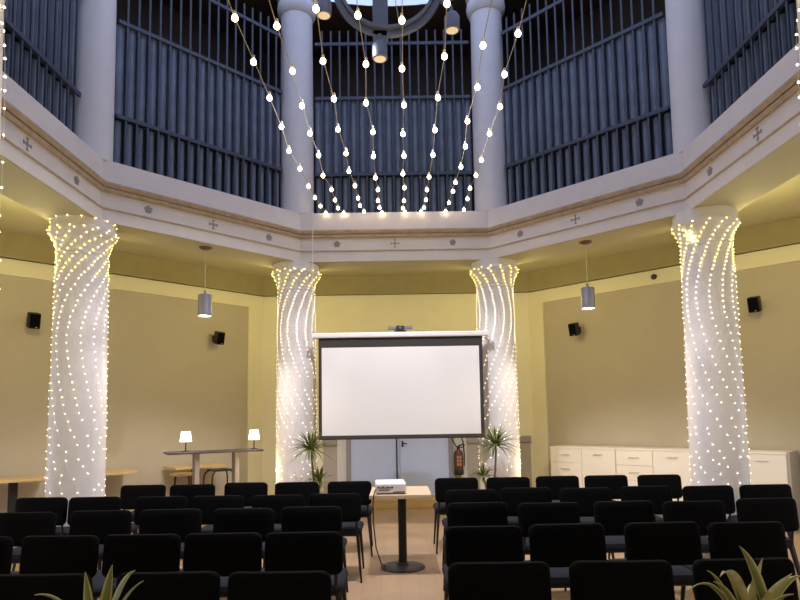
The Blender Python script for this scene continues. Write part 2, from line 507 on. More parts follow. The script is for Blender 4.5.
# ---------------------------------------------------------------- projection screen, camera bar, cord
ps = thing('projection_screen', 'wide white projection screen with black border hung between the far columns', 'projection screen', (.05, 7.5, 0))
bm = box(B(), -1.10, 1.10, -.045, .045, 2.435, 2.50); obj('housing', bm, M['housing'], ps, bev=.015)
bm = B()
for x in (-1.105, 1.09): box(bm, x, x + .015, -.05, .05, 2.425, 2.51)
obj('end_cap', bm, M['housing'], ps, bev=.006)
bm = box(B(), -1.025, 1.025, -.004, .004, 1.20, 2.44); obj('border', bm, M['border'], ps)
bm = box(B(), -.985, .98, -.0055, -.0045, 1.222, 2.315); obj('fabric', bm, M['screen'], ps)
bm = box(B(), -1.03, 1.03, -.015, .015, 1.172, 1.203); obj('bottom_bar', bm, M['border'], ps, bev=.006)
bm = B()
for s in (-1, 1):
    tube(bm, [(s * 1.085, .0, 2.47), (s * 1.085, .10, 2.47), (s * 1.085, .20, 2.47)], .012)
obj('wall_bracket', bm, M['housing'], ps)
cd = thing('hanging_cord', 'thin white cord hanging from the ring beam down to the left end of the screen', 'cord', (-1.055, 7.6, 0))
bm = B(); tube(bm, [(0, .04, 4.098), (0, .02, 4.10), (0, -.005, 4.06), (.0, -.02, 3.8), (0, -.05, 3.1), (0, -.10, 2.51)], .006, 6); obj('strand', bm, M['housing'], cd)
bm = B(); ball(bm, (0, -.10, 2.513), .014); obj('hook', bm, M['steel'], cd, True)
wc = thing('camera_bar', 'small grey camera bar with black centre standing on top of the screen housing', 'camera', (.05, 7.5, 2.50))
bm = box(B(), -.155, -.05, -.02, .02, .03, .072); obj('end_piece', bm, M['lampgrey'], wc, bev=.008)
bm = box(B(), .05, .155, -.02, .02, .035, .077); obj('end_piece', bm, M['lampgrey'], wc, bev=.008)
bm = B(); box(bm, -.05, .05, -.03, .025, .012, .08); box(bm, -.075, .075, -.025, .025, 0.0, .022); obj('body', bm, M['blackmetal'], wc, bev=.005)
bm = B(); bmesh.ops.create_cone(bm, cap_ends=True, segments=16, radius1=.017, radius2=.014, depth=.02, matrix=Matrix.Translation((0, -.036, .052)) @ Matrix.Rotation(PI / 2, 4, 'X'))
obj('lens', bm, M['lampgrey'], wc, True)

# ---------------------------------------------------------------- central fixture in the drum
fxr = thing('chandelier', 'blue grey ring shaped ceiling fixture with downward spotlights, high in the middle', 'chandelier', (-.03, 5.0, 4.0))
bm = B()
zc = 1.235
def ring_rect(bm, R0, R1, y0, y1):
    n = 48; rs = []
    for i in range(n):
        a = 2 * PI * i / n
        rs.append([bm.verts.new((r * math.sin(a), y, zc + r * math.cos(a))) for r, y in ((R0, y0), (R1, y0), (R1, y1), (R0, y1))])
    for i in range(n):
        a, b = rs[i], rs[(i + 1) % n]
        for q in range(4): bm.faces.new((a[q], a[(q + 1) % 4], b[(q + 1) % 4], b[q]))
ring_rect(bm, .435, .487, -.02, .02); obj('outer_hoop', bm, M['fixture'], fxr, True)
bm = B(); ring_rect(bm, .405, .432, -.05, .05); obj('inner_hoop', bm, M['fixture'], fxr, True)
bm = box(B(), -.135, .0, .03, .13, .78, 3.24); obj('post', bm, M['fixture'], fxr, bev=.01)
bm = B(); tube(bm, [(.10, 0, .85), (.06, .0, 1.15), (.03, .02, 1.60)], .004, 6); obj('wire', bm, M['cord'], fxr)
def spot(x, z, y, arm):
    bm = B(); lathe(bm, [(.055, z), (.066, z + .004), (.066, z + .12), (.05, z + .15)], 24, x, y); s = obj('spotlight', bm, M['fixture'], fxr, True)
    bm = B(); lathe(bm, [(.052, z - .002), (.001, z - .003)], 24, x, y); obj('lens', bm, M['spotglow'], s)
    bm = B(); tube(bm, arm, .02, 8); obj('arm', bm, M['fixture'], s)
spot(-.075, .56, .02, [(-.075, .02, .70), (-.075, .06, .80)])
spot(-.56, .955, .0, [(-.56, 0, 1.08), (-.54, 0, 1.14), (-.45, 0, 1.20)])
spot(.56, .80, .0, [(.56, 0, .93), (.55, 0, 1.02), (.43, 0, 1.10)])
bm = box(B(), -.13, -.01, -.02, .10, .66, .80); box(bm, -.085, -.055, -.025, -.02, .735, .77); obj('mount', bm, M['fixture'], fxr, bev=.006)

# ---------------------------------------------------------------- bulb strings across the court
SB = {
1: [(-0.956, 3.494), (-0.943, 3.916), (-0.927, 4.357), (-0.923, 4.807), (-0.946, 5.277), (-0.918, 5.722), (-0.915, 6.27), (-0.908, 6.732), (-0.899, 7.158), (-0.888, 7.60)],
2: [(-0.714, 3.568), (-0.696, 4.023), (-0.702, 4.477), (-0.706, 4.932), (-0.691, 5.39), (-0.718, 5.933), (-0.684, 6.413), (-0.692, 6.862), (-0.698, 7.289), (-0.655, 7.61)],
3: [(-0.452, 3.426), (-0.47, 3.917), (-0.445, 4.385), (-0.462, 4.867), (-0.436, 5.354), (-0.445, 5.813), (-0.418, 6.279), (-0.418, 6.786), (-0.418, 7.165), (-0.389, 7.536)],
4: [(-0.204, 3.485), (-0.18, 3.957), (-0.205, 4.448), (-0.171, 4.922), (-0.187, 5.433), (-0.189, 6.021), (-0.176, 6.441), (-0.191, 6.919), (-0.184, 7.298), (-0.161, 7.61)],
5: [(0.065, 3.533), (0.069, 4.014), (0.087, 4.486), (0.084, 4.968), (0.098, 5.433), (0.093, 5.911), (0.114, 6.381), (0.116, 6.939), (0.109, 7.351), (0.138, 7.61)],
6: [(0.333, 3.398), (0.355, 3.884), (0.344, 4.387), (0.354, 4.904), (0.367, 5.42), (0.362, 6.016), (0.364, 6.471), (0.375, 6.907), (0.371, 7.341), (0.345, 7.60)],
7: [(0.601, 3.777), (0.627, 4.253), (0.611, 4.754), (0.649, 5.24), (0.661, 5.737), (0.654, 6.211), (0.659, 6.548), (0.66, 7.079), (0.663, 7.60)],
8: [(0.81, 3.666), (0.799, 4.097), (0.84, 4.531), (0.827, 4.985), (0.838, 5.561), (0.842, 5.992), (0.835, 6.439), (0.861, 6.891), (0.89, 7.508)],
}
def zcat(Y): return 3.86 + .235 * ((Y - 4.7) / 2.94) ** 2
def bulb_bm():
    bm = B(); lathe(bm, [(.002, -.030), (.012, -.028), (.021, -.019), (.025, -.006), (.023, .008), (.016, .022), (.010, .030)], 14); return bm
def socket_bm():
    bm = B(); lathe(bm, [(.0115, .028), (.0125, .03), (.0125, .058), (.006, .064)], 10); return bm
b_src = s_src = None
WH = ['leftmost of the eight warm bulb strings', 'second from the left of the eight warm bulb strings', 'third from the left of the eight warm bulb strings',
      'fourth from the left of the eight warm bulb strings', 'fourth from the right of the eight warm bulb strings', 'third from the right of the eight warm bulb strings',
      'second from the right of the eight warm bulb strings', 'rightmost of the eight warm bulb strings']
for k, bl in SB.items():
    t = thing('bulb_string', WH[k - 1] + ' strung overhead', 'string lights', (0, 0, 0), 0, 'bulb strings across the hall')
    st = -.48
    bs = [(bl[0][0] + .014 * q, bl[0][1] + st * q) for q in (3, 2, 1)] if False else []
    X0, X1 = bl[0][0], bl[-1][0]
    extra = [(X0 - (X1 - X0) * .12 * q, bl[0][1] - .48 * q) for q in (3, 2, 1) if bl[0][1] - .48 * q > 1.95]
    full = extra + bl
    pts = [(full[0][0], 1.75, 4.10), (full[0][0], 1.82, 4.105)] + [(x + random.uniform(-.004, .004), y, zcat(y)) for x, y in full] + [(bl[-1][0], 7.66, 4.105), (bl[-1][0], 7.72, 4.10)]
    bm = B(); tube(bm, pts, .003, 6); obj('cable', bm, M['cord'], t)
    for x, y in full:
        if b_src is None:
            b = b_src = obj('bulb', bulb_bm(), M['bulb'], t, True)
            s = s_src = obj('socket', socket_bm(), M['cord'], b, True)
        else:
            b = b_src.copy(); C.objects.link(b); b.parent = t
            s = s_src.copy(); C.objects.link(s); s.parent = b
        b.location = (x, y, zcat(y) - .008)
        b.scale = (.80, .80, .74)

# ---------------------------------------------------------------- fairy light nets on the columns
def rad_at(z):
    pr = prof[5:] + cap[3:8]
    for (r0, z0), (r1, z1) in zip(pr, pr[1:]):
        if z0 <= z <= z1: return r0 + (r1 - r0) * (z - z0) / max(1e-6, z1 - z0)
    return pr[-1][0]
LR = .0036
led_bm = B(); bmesh.ops.create_icosphere(led_bm, subdivisions=1, radius=LR)
led_src = None
led_me = ledy_me = None
def net(k, zv, sg, A1, A2, zmin, name, gap=None, toprows=(), cluster=None, seed=0, nst=13, step=.075, p=None, zy=2.9):
    global led_src, led_me, ledy_me
    rnd = random.Random(seed)
    p = p or corner(AC, k)
    t = thing('fairy_light_net', name, 'fairy lights', p, 0, 'fairy light nets wrapped round the columns')
    front = math.atan2(-p.y, -p.x)          # direction from the column towards the camera
    pos = []
    wb = B()
    for s in range(nst):
        th0 = 2 * PI * s / nst
        pts = []
        z = 3.325; i = 0
        while z > zmin:
            if z > zv: a = A1 * ((z - zv) / .9) ** 1.9
            else: a = A2 * ((zv - z) / .9) ** 1.5 * (sg if sg < 0 else 1)
            if z > zv: a *= sg
            mess = max(0, min(1, (1.7 - z) / .7))
            j = rnd.uniform(-1, 1) * (.02 + .11 * mess)
            zz = z + rnd.uniform(-1, 1) * (.004 + .02 * mess)
            th = front + th0 + a + j
            r = rad_at(min(zz, 3.33)) + .007
            pts.append(Vector((r * math.cos(th), r * math.sin(th), zz)))
            if not (gap and gap[0] < zz < gap[1]) and not (mess > .3 and rnd.random() < .22):
                pos.append(pts[-1])
            z -= step * ((.5 if zy < 3 else .7) if z > 2.85 else .72 if z > 2.4 else 1.0)
            i += 1
        tube(wb, pts, .0006, 3, cap=False)
    for zz, rr, n in toprows:
        for s in range(n):
            th = 2 * PI * s / n + .1
            pos.append(Vector((rr * math.cos(th), rr * math.sin(th), zz)))
    if cluster:
        for s in range(cluster[2]):
            th = front + cluster[0] + rnd.gauss(0, .13); zz = cluster[1] + rnd.gauss(0, .03) - (th - front - cluster[0]) * .25
            r = rad_at(zz) + .014
            pos.append(Vector((r * math.cos(th), r * math.sin(th), zz)))
    obj('wire', wb, M['housing'], t)
    f = Vector((math.cos(front), math.sin(front), 0))
    pos.sort(key=lambda v: -(v.x * f.x + v.y * f.y) / max(.1, math.hypot(v.x, v.y)))
    for v in pos[:100]:
        if led_src is None:
            o = led_src = obj('led', led_bm, M['led'], t)
        else:
            o = led_src.copy(); C.objects.link(o); o.parent = t
        if led_me is None: led_me = o.data
        o.data = led_me
        if v.z < 2.4: o.scale = (.8, .8, .8)
        if v.z > zy:
            if ledy_me is None:
                ledy_me = led_me.copy(); ledy_me.materials.clear(); ledy_me.materials.append(M['ledy'])
            o.data = ledy_me
        o.location = v
    rest = B()
    ico = [(0, 0, -1), (.894, 0, -.447), (.276, .85, -.447), (-.724, .526, -.447), (-.724, -.526, -.447), (.276, -.85, -.447),
           (.724, .526, .447), (-.276, .85, .447), (-.894, 0, .447), (-.276, -.85, .447), (.724, -.526, .447), (0, 0, 1)]
    fs = [(0, 2, 1), (0, 3, 2), (0, 4, 3), (0, 5, 4), (0, 1, 5), (1, 2, 6), (2, 3, 7), (3, 4, 8), (4, 5, 9), (5, 1, 10), (1, 6, 10), (2, 7, 6), (3, 8, 7), (4, 9, 8), (5, 10, 9), (6, 7, 11), (7, 8, 11), (8, 9, 11), (9, 10, 11), (10, 6, 11)]
    for v in pos[100:]:
        vv = [rest.verts.new(v + Vector(c) * LR * (.8 if v.z < 2.4 else 1)) for c in ico]
        for q in fs: rest.faces.new([vv[i] for i in q]).material_index = 1 if v.z > zy else 0
    o = obj('led', rest, [M['led'], M['ledy']], t); o['kind'] = 'stuff'
    return t
net(1, 2.55, 1, 1.6, 1.2, .55, 'warm fairy light net on the far left column by the screen', gap=(1.84, 1.93), toprows=((3.35, .323, 16),), seed=1, step=.058, zy=3.14)
net(0, 2.72, -1, 1.5, 1.2, .75, 'warm fairy light net on the far right column by the screen', toprows=((3.35, .323, 16),), seed=2, step=.058, zy=3.14)
net(2, 2.25, 1, 1.9, .75, .62, 'warm fairy light net on the left column by the bar table', toprows=((3.35, .323, 16), (3.45, .307, 15)), seed=3)
net(7, 2.55, 1, 1.5, .95, .62, 'warm fairy light net on the right column before the white cabinets', cluster=(-.55, 3.20, 26), seed=4)
net(4, 2.3, 1, 1.6, 1.3, .62, 'warm fairy lights on the near left column at the photo edge', seed=5, p=NEARC[4])
net(5, 2.3, -1, 1.6, 1.3, .62, 'warm fairy lights on the near right column at the photo edge', seed=6, p=NEARC[5])

# ---------------------------------------------------------------- chairs
def make_chair(label, loc, group):
    t = thing('banquet_chair', label, 'chair', loc, 0, group)
    tilt = Matrix.Translation((0, 0, .645)) @ Matrix.Rotation(math.radians(-6), 4, 'X')
    bm = B(); pad(bm, .466, .25, .062, curve=.018, r=.042, pw=9, mx=tilt); obj('backrest', bm, M['black'], t, True)
    flat = Matrix.Translation((0, .255, .425)) @ Matrix.Rotation(-PI / 2, 4, 'X')
    bm = B(); pad(bm, .466, .46, .085, r=.07, mx=flat); obj('seat', bm, M['seat'], t, True)
    for s in (-1, 1):
        bm = B(); tube(bm, [(s * .195, .06, .40), (s * .232, -.035, 0)], [.016, .009], 10); obj('leg', bm, M['blackmetal'], t, True)
        bm = B(); tube(bm, [(s * .195, .42, .40), (s * .222, .475, 0)], [.016, .009], 10); obj('leg', bm, M['blackmetal'], t, True)
        bm = B(); tube(bm, [(s * .185, .09, .395), (s * .188, .035, .43), (s * .19, .02, .53), (s * .19, .012, .60), (s * .19, .010, .64)], [.011, .011, .011, .010, .008], 8)
        obj('back_post', bm, M['blackmetal'], t, True)
    bm = B()
    tube(bm, [(-.195, .06, .393), (.195, .06, .393)], .011, 8); tube(bm, [(-.195, .42, .393), (.195, .42, .393)], .011, 8)
    tube(bm, [(-.195, .06, .393), (-.195, .42, .393)], .011, 8); tube(bm, [(.195, .06, .393), (.195, .42, .393)], .011, 8)
    obj('seat_frame', bm, M['blackmetal'], t)
    return t
ROWS = {
 'L1': [(-1.62, 2.76), (-1.04, 2.76), (-.54, 2.75)],
 'L2': [(-2.55, 3.67), (-2.03, 3.67), (-1.54, 3.67), (-1.055, 3.67), (-.57, 3.66)],
 'L3': [(-2.83, 4.63), (-2.27, 4.66), (-1.74, 4.67), (-1.18, 4.65), (-.67, 4.69)],
 'L4': [(-3.22, 5.51), (-2.73, 5.49), (-2.12, 5.45), (-1.61, 5.44), (-1.07, 5.42), (-.57, 5.46)],
 'L5': [(-2.69, 6.43), (-2.16, 6.40), (-1.63, 6.51), (-1.08, 6.47), (-.52, 6.46)],
 'R1': [(.45, 2.79), (1.00, 2.78), (1.56, 2.78)],
 'R2': [(.51, 3.69), (1.02, 3.72), (1.60, 3.72), (2.09, 3.68)],
 'R3': [(.60, 4.68), (1.13, 4.61), (1.71, 4.63), (2.21, 4.57), (2.81, 4.66)],
 'R4': [(.65, 5.48), (1.16, 5.56), (1.68, 5.48), (2.25, 5.54), (2.79, 5.49), (3.32, 5.51)],
 'R5': [(.62, 6.52), (1.17, 6.50), (1.71, 6.55), (2.23, 6.54), (2.79, 6.51)],
}
RN = {'1': 'nearest row', '2': 'second nearest row', '3': 'middle row', '4': 'second farthest row', '5': 'farthest row'}
ON = ['right beside the aisle', 'second from the aisle', 'third from the aisle', 'fourth from the aisle', 'fifth from the aisle', 'sixth from the aisle']
ch0 = None
rr = random.Random(3)
for key, lst in ROWS.items():
    left = key[0] == 'L'
    seq = lst[::-1] if left else lst
    for i, (x, y) in enumerate(seq):
        lab = 'black padded chair, %s %s of the aisle, %s' % (RN[key[1]], 'left' if left else 'right', ON[i])
        rz = rr.uniform(-.035, .035) + (.06 if key in ('L5',) and i >= 3 else 0)
        grp = 'black chairs in rows ' + ('left' if left else 'right') + ' of the aisle'
        if ch0 is None:
            ch0 = make_chair(lab, (x, y, 0), grp); ch0.rotation_euler = (0, 0, rz)
        else: dup(ch0, (x, y, 0), rz, lab, grp).scale = (1, 1, 1.004 if left else 1.02)

# ---------------------------------------------------------------- projector table
tb = thing('pedestal_table', 'pale wood pedestal table with black round foot standing in the aisle', 'table', (.03, 5.95, 0))
bm = box(B(), -.30, .27, -.37, .31, .697, .735); obj('tabletop', bm, M['palewood'], tb, bev=.006)
bm = box(B(), -.10, .10, -.16, .16, .675, .697); obj('top_plate', bm, M['blackmetal'], tb)
bm = B(); lathe(bm, [(.045, .02), (.040, .05), (.040, .68)], 20); obj('pole', bm, M['blackmetal'], tb, True)
bm = B(); lathe(bm, [(.212, 0), (.214, .008), (.205, .016), (.06, .024), (.05, .05)], 40); obj('foot', bm, M['dark'], tb, True)
pj = thing('projector', 'white projector lying on the pedestal table in the aisle', 'projector', (-.08, 5.86, .735), math.radians(3))
bm = box(B(), -.145, .14, -.24, .14, .012, .10); obj('body', bm, M['housing'], pj, bev=.014)
bm = B()
for i in range(7):
    x = -.125 + i * .021; h = (.016, .011, .018, .010, .016, .012, .015)[i]
    box(bm, x, x + .015, -.243, -.238, .056, .056 + h)
for i in range(4): box(bm, -.11 + i * .024, -.093 + i * .024, -.243, -.238, .036, .046)
box(bm, .02, .12, -.243, -.238, .018, .026)
obj('socket_panel', bm, M['blackmetal'], pj)
bm = B(); box(bm, -.13, -.10, -.2, -.17, 0, .014); box(bm, .10, .13, -.2, -.17, 0, .014); box(bm, -.02, .02, .08, .11, 0, .014)
obj('foot', bm, M['blackmetal'], pj)
bm = B(); bmesh.ops.create_cone(bm, cap_ends=True, segments=24, radius1=.038, radius2=.034, depth=.03, matrix=Matrix.Translation((.05, .148, .06)) @ Matrix.Rotation(PI / 2, 4, 'X'))
obj('lens', bm, M['blackmetal'], pj, True)
bm = B(); tube(bm, [(-.205, 5.61, .785), (-.215, 5.565, .78), (-.225, 5.50, .745), (-.232, 5.505, .68), (-.232, 5.54, .5), (-.215, 5.66, .25), (-.175, 5.84, .06), (-.14, 5.95, .012), (-.08, 6.02, .012), (-.01, 6.0, .03), (.0, 5.97, .12)], .006, 8)
cb = obj('power_cable', bm, M['blackcord'], None, True); tag(cb, 'black cable hanging from the projector down to the table foot', 'cable')

# ---------------------------------------------------------------- left side: bar table, lamps, stools, wall tables
bx, by = -2.45, 8.17; ba = math.atan2(.606, 1.133)
bt = thing('bar_table', 'dark topped high bar table on two grey slab legs behind the chairs', 'table', (bx, by, 0), ba)
bm = box(B(), -.63, .60, -.20, .20, 1.005, 1.03); obj('tabletop', bm, M['dark'], bt, bev=.004)
for x in (-.25, .27):
    bm = box(B(), x - .03, x + .03, -.10, .10, 0, 1.005); obj('leg', bm, M['slab'], bt, bev=.005)
def lamp(lab, loc):
    t = thing('table_lamp', lab, 'lamp', loc, 0, 'cordless lamps on the bar table')
    bm = B(); lathe(bm, [(.045, 0), (.045, .01), (.012, .014)], 24); obj('base', bm, M['blackmetal'], t, True)
    bm = B(); tube(bm, [(0, 0, .01), (0, 0, .16)], .008, 10); obj('stem', bm, M['blackmetal'], t)
    bm = B(); lathe(bm, [(.077, .13), (.058, .262)], 28, capt=False); lathe(bm, [(.058, .262), (.002, .26)], 28, capt=False); obj('lamp_shade', bm, M['shade'], t, True)
    return t
lamp('small lit white lamp on the left part of the bar table', (bx - .33 * math.cos(ba) - .055, by - .33 * math.sin(ba) + .0, 1.03))
lamp('small lit white lamp on the right end of the bar table', (bx + .52 * math.cos(ba), by + .52 * math.sin(ba), 1.03))

s1 = thing('bar_stool', 'stool with pale wooden seat and thin black legs, left under the bar table', 'stool', (-2.98, 8.42, 0), .3, 'stools at the bar table')
bm = B(); lathe(bm, [(.13, .682), (.155, .686), (.16, .70), (.155, .715), (.10, .718)], 28); obj('seat', bm, M['wood'], s1, True)
for a in range(4):
    th = PI / 4 + a * PI / 2
    bm = B(); tube(bm, [(.12 * math.cos(th), .12 * math.sin(th), .685), (.20 * math.cos(th), .20 * math.sin(th), 0)], .010, 8); obj('leg', bm, M['blackmetal'], s1)
bm = B()
q = [(.176 * math.cos(PI / 4 + a * PI / 2), .176 * math.sin(PI / 4 + a * PI / 2), .22) for a in range(5)]
for a, b in zip(q, q[1:]): tube(bm, [a, b], .007, 6)
obj('footrest', bm, M['blackmetal'], s1)
s2 = thing('bar_stool', 'all black stool with bent legs, right under the bar table', 'stool', (-2.60, 8.90, 0), .65, 'stools at the bar table')
bm = box(B(), -.15, .15, -.15, .15, .70, .725); obj('seat', bm, M['blackmetal'], s2, bev=.01)
for sx in (-1, 1):
    for sy in (-1, 1):
        bm = B(); tube(bm, [(sx * .12, sy * .12, .70), (sx * .155, sy * .15, .675), (sx * .175, sy * .165, .62), (sx * .20, sy * .19, 0)], .011, 8); obj('leg', bm, M['blackmetal'], s2, True)
bm = B()
for a, b in (((-1, -1), (1, -1)), ((1, -1), (1, 1)), ((1, 1), (-1, 1)), ((-1, 1), (-1, -1))):
    tube(bm, [(a[0] * .192, a[1] * .182, .25), (b[0] * .192, b[1] * .182, .25)], .008, 6)
obj('footrest', bm, M['blackmetal'], s2)

for lab, tt in (('oak topped wall table at the left photo edge', -1.38), ('oak topped wall table half hidden by the left column', -.36), ('oak topped wall table behind the bar stools', .96)):
    mx = face_matrix(1, 5.25) @ Matrix.Translation((tt, 0, 0))
    t = thing('side_table', lab, 'table', mx.translation, PI / 4, 'oak tables along the left wall')
    bm = box(B(), -.39, .39, -.21, .21, .735, .77); obj('tabletop', bm, M['wood'], t, bev=.004)
    bm = box(B(), -.045, .045, -.03, .03, .02, .735); obj('leg', bm, M['blackmetal'], t)
    bm = box(B(), -.2, .2, -.17, .17, 0, .02); obj('foot', bm, M['blackmetal'], t)

# ---------------------------------------------------------------- pendants
ZP = 3.455
def pendant(lab, x, y, canopy, z0, z1):
    t = thing('pendant_lamp', lab, 'lamp', (x, y, 0), 0, 'grey cylinder pendants over the side aisles')
    bm = B(); lathe(bm, [(.075, ZP), (.075, ZP - .010), (.045, ZP - .026), (.01, ZP - .034)], 24); obj('canopy', bm, canopy, t, True)
    bm = B(); tube(bm, [(0, 0, ZP - .02), (0, 0, z1 + .02)], .005, 6); obj('cord', bm, M['cord'], t)
    bm = B(); lathe(bm, [(.074, z0 + .0), (.079, z0), (.079, z1 - .006), (.074, z1), (.014, z1 + .004), (.012, z1 + .05)], 32, capt=False)
    lathe(bm, [(.074, z0), (.072, z1 - .02)], 32, capt=False)
    obj('lamp_shade', bm, M['lampgrey'], t, True)
    bm = B(); lathe(bm, [(.073, z0 + .010), (.05, z0 + .004), (.002, z0 + .0)], 28, capt=False); obj('diffuser', bm, M['lampglow'], t, True)
pendant('grey cylinder pendant lamp hanging left of the screen above the bar table', -2.215, 6.92, M['rust'], 2.64, 2.89)
pendant('grey cylinder pendant lamp hanging right of the screen near the cabinets', 2.235, 6.92, M['rust'], 2.66, 2.905)

# ---------------------------------------------------------------- wall speakers and sensor
def speaker(lab, k, tt, z):
    mx = face_matrix(k, AO - .0) @ Matrix.Translation((tt, 0, 0))
    t = thing('wall_speaker', lab, 'speaker', (mx.translation.x, mx.translation.y, z), k * PI / 4, 'black speakers on the side walls')
    r = Matrix.Translation((0, -.13, 0)) @ Matrix.Rotation(math.radians(14), 4, 'X')
    bm = box(B(), -.068, .068, -.06, .06, -.10, .10, mx=r); obj('cabinet', bm, M['blackmetal'], t, bev=.015)
    bm = box(B(), -.056, .056, -.067, -.059, -.087, .087, mx=r); obj('grille', bm, M['black'], t)
    bm = box(B(), .010, .030, -.070, -.066, -.083, -.073, mx=r); obj('badge', bm, M['steel'], t)
    bm = B(); box(bm, -.03, .03, .01, .036, -.05, .05); tube(bm, [(0, .015, 0), (0, -.08, 0)], .015, 8); obj('bracket', bm, M['blackmetal'], t)
def along(k, x, y):
    mx = face_matrix(k, AO).inverted(); return (mx @ Vector((x, y, 0))).x
speaker('black wall speaker on the left wall near the photo edge', 1, along(1, -4.66, 7.68), 2.745)
speaker('black wall speaker on the left wall near the left pendant lamp', 1, along(1, -2.83, 9.52), 2.73)
speaker('black wall speaker on the right wall near the right pendant lamp', 7, along(7, 2.84, 9.50), 2.78)
speaker('black wall speaker on the right wall right of the right column', 7, along(7, 4.65, 7.70), 2.815)
mx = face_matrix(7, AO) @ Matrix.Translation((along(7, 3.79, 8.69), 0, 3.425))
sn = thing('wall_sensor', 'tiny round black sensor high on the right wall under the band', 'sensor', mx.translation, 7 * PI / 4)
bm = B(); bmesh.ops.create_cone(bm, cap_ends=True, segments=16, radius1=.04, radius2=.04, depth=.02, matrix=Matrix.Translation((0, -.01, 0)) @ Matrix.Rotation(PI / 2, 4, 'X'))
obj('plate', bm, M['blackmetal'], sn, True)
bm = B(); ball(bm, (0, -.025, 0), .028, 12, 8); obj('dome', bm, M['dark'], sn, True)

# ---------------------------------------------------------------- white cabinets along the right wall
CL = ['farthest white low cabinet, standing next to the far right column', 'middle white low cabinet against the right wall', 'nearest white low cabinet, partly behind the lit right column']
c0 = along(7, 2.367, 9.484)
for i in range(3):
    mx = face_matrix(7, AO - .225) @ Matrix.Translation((c0 + .53 + i * 1.063, 0, 0))
    t = thing('low_cabinet', CL[i], 'cabinet', mx.translation, 7 * PI / 4, 'white low cabinets on the right')
    W2 = .528
    bm = box(B(), -W2, W2, -.205, .22, .07, .92); obj('body', bm, M['cab'], t)
    bm = box(B(), -W2 + .02, W2 - .02, -.18, .2, 0, .07); obj('plinth', bm, M['wains'], t)
    bm = box(B(), -W2, W2, -.225, .222, .92, .945); obj('cabinet_top', bm, M['wainscap'] if False else M['cab'], t, bev=.003)
    if i == 2:
        bm = box(B(), W2, W2 + .035, -.225, .222, 0, .95); obj('end_shade_panel', bm, M['wains'], t)  # added panel; the shade on the cabinet end is put into its grey
    for q in range(4):
        z0 = .08 + q * .21
        bm = box(B(), -W2 + .004, -.003, -.223, -.205, z0, z0 + .206); d = obj('drawer', bm, M['cab'], t, bev=.003)
        bm = B(); tube(bm, [(-.33, -.222, z0 + .115), (-.33, -.245, z0 + .115), (-.20, -.245, z0 + .115), (-.20, -.222, z0 + .115)], .006, 6); obj('handle', bm, M['steel'], d)
    bm = box(B(), .003, W2 - .004, -.223, -.205, .08, .916); d = obj('door', bm, M['cab'], t, bev=.003)
    bm = B(); tube(bm, [(.20, -.222, .845), (.20, -.245, .845), (.33, -.245, .845), (.33, -.222, .845)], .006, 6); obj('handle', bm, M['steel'], d)

# ---------------------------------------------------------------- plants
def leaf(bm, base, tip, w, sag, n=9, fold=.25, uvl=None, sidehint=None):
    base, tip = Vector(base), Vector(tip)
    d = tip - base
    side = d.cross(Vector((0, 0, 1)))
    if sidehint is not None: side = Vector(sidehint)
    if side.length < 1e-4: side = Vector((1, 0, 0))
    side.normalize()
    rows = []
    for i in range(n + 1):
        s = i / n
        c = base + d * s + Vector((0, 0, sag * 4 * s * (1 - s)))
        ww = w * (math.sin(PI * min(1, .12 + s * .88)) ** .7) * (1 - s ** 4 * .6) / 2
        if i == n: ww = .0006
        dn = Vector((0, 0, -fold * ww * 2))
        rows.append([bm.verts.new(c + side * ww - dn * .5), bm.verts.new(c + dn * .5), bm.verts.new(c - side * ww - dn * .5)])
    for a, b in zip(rows, rows[1:]):
        for q in range(2):
            f = bm.faces.new((a[q], a[q + 1], b[q + 1], b[q]))
            if uvl is not None:
                us = (q * .5, q * .5 + .5, q * .5 + .5, q * .5)
                for lp, u in zip(f.loops, us): lp[uvl].uv = (u, 0.5)

def far_plant(lab, x, y, seed, crown, low, potx, poty, ph):
    rnd = random.Random(seed)
    t = thing('potted_palm', lab, 'plant', (potx, poty, 0), 0, 'spiky plants beside the far columns')
    bm = B(); lathe(bm, [(.11, 0), (.125, .02), (.155, ph - .03), (.165, ph - .03), (.165, ph), (.15, ph), (.145, ph - .04)], 28); obj('pot', bm, M['pot'], t, True)
    bm = B(); lathe(bm, [(.146, ph - .045), (.002, ph - .03)], 24); obj('soil', bm, M['soil'], t)
    cs = [Vector(crown) - Vector((potx, poty, 0)), Vector(low) - Vector((potx, poty, 0))]
    bm = B()
    for c in cs: tube(bm, [(c.x * .3, c.y * .3, ph - .04), (c.x * .75, c.y * .75, ph + (c.z - ph) * .5), (c.x, c.y, c.z)], [.016, .013, .011], 8)
    obj('stem', bm, M['stem'], t, True)
    for c, num, ln in ((cs[0], 90, .33), (cs[1], 46, .24)):
        bm = B()
        for i in range(num):
            th = rnd.uniform(0, 2 * PI); el = rnd.uniform(-.35, 1.25)
            L = ln * rnd.uniform(.75, 1.05)
            dv = Vector((math.cos(th) * math.cos(el), math.sin(th) * math.cos(el) * .8, math.sin(el) - .25 * math.cos(el)))
            leaf(bm, c + dv * .01, c + dv * L, .022, .045 * math.cos(el), 6, fold=.2)
        obj('foliage', bm, M['leaf'], t)
far_plant('spiky green plant in a beige pot by the far left column', 0, 0, 11, (-1.03, 7.22, 1.07), (-.92, 7.16, .70), -.95, 7.2, .56)
far_plant('spiky green plant with bare stem by the far right column', 0, 0, 12, (1.165, 7.22, 1.08), (1.0, 7.15, .72), 1.09, 7.2, .52)

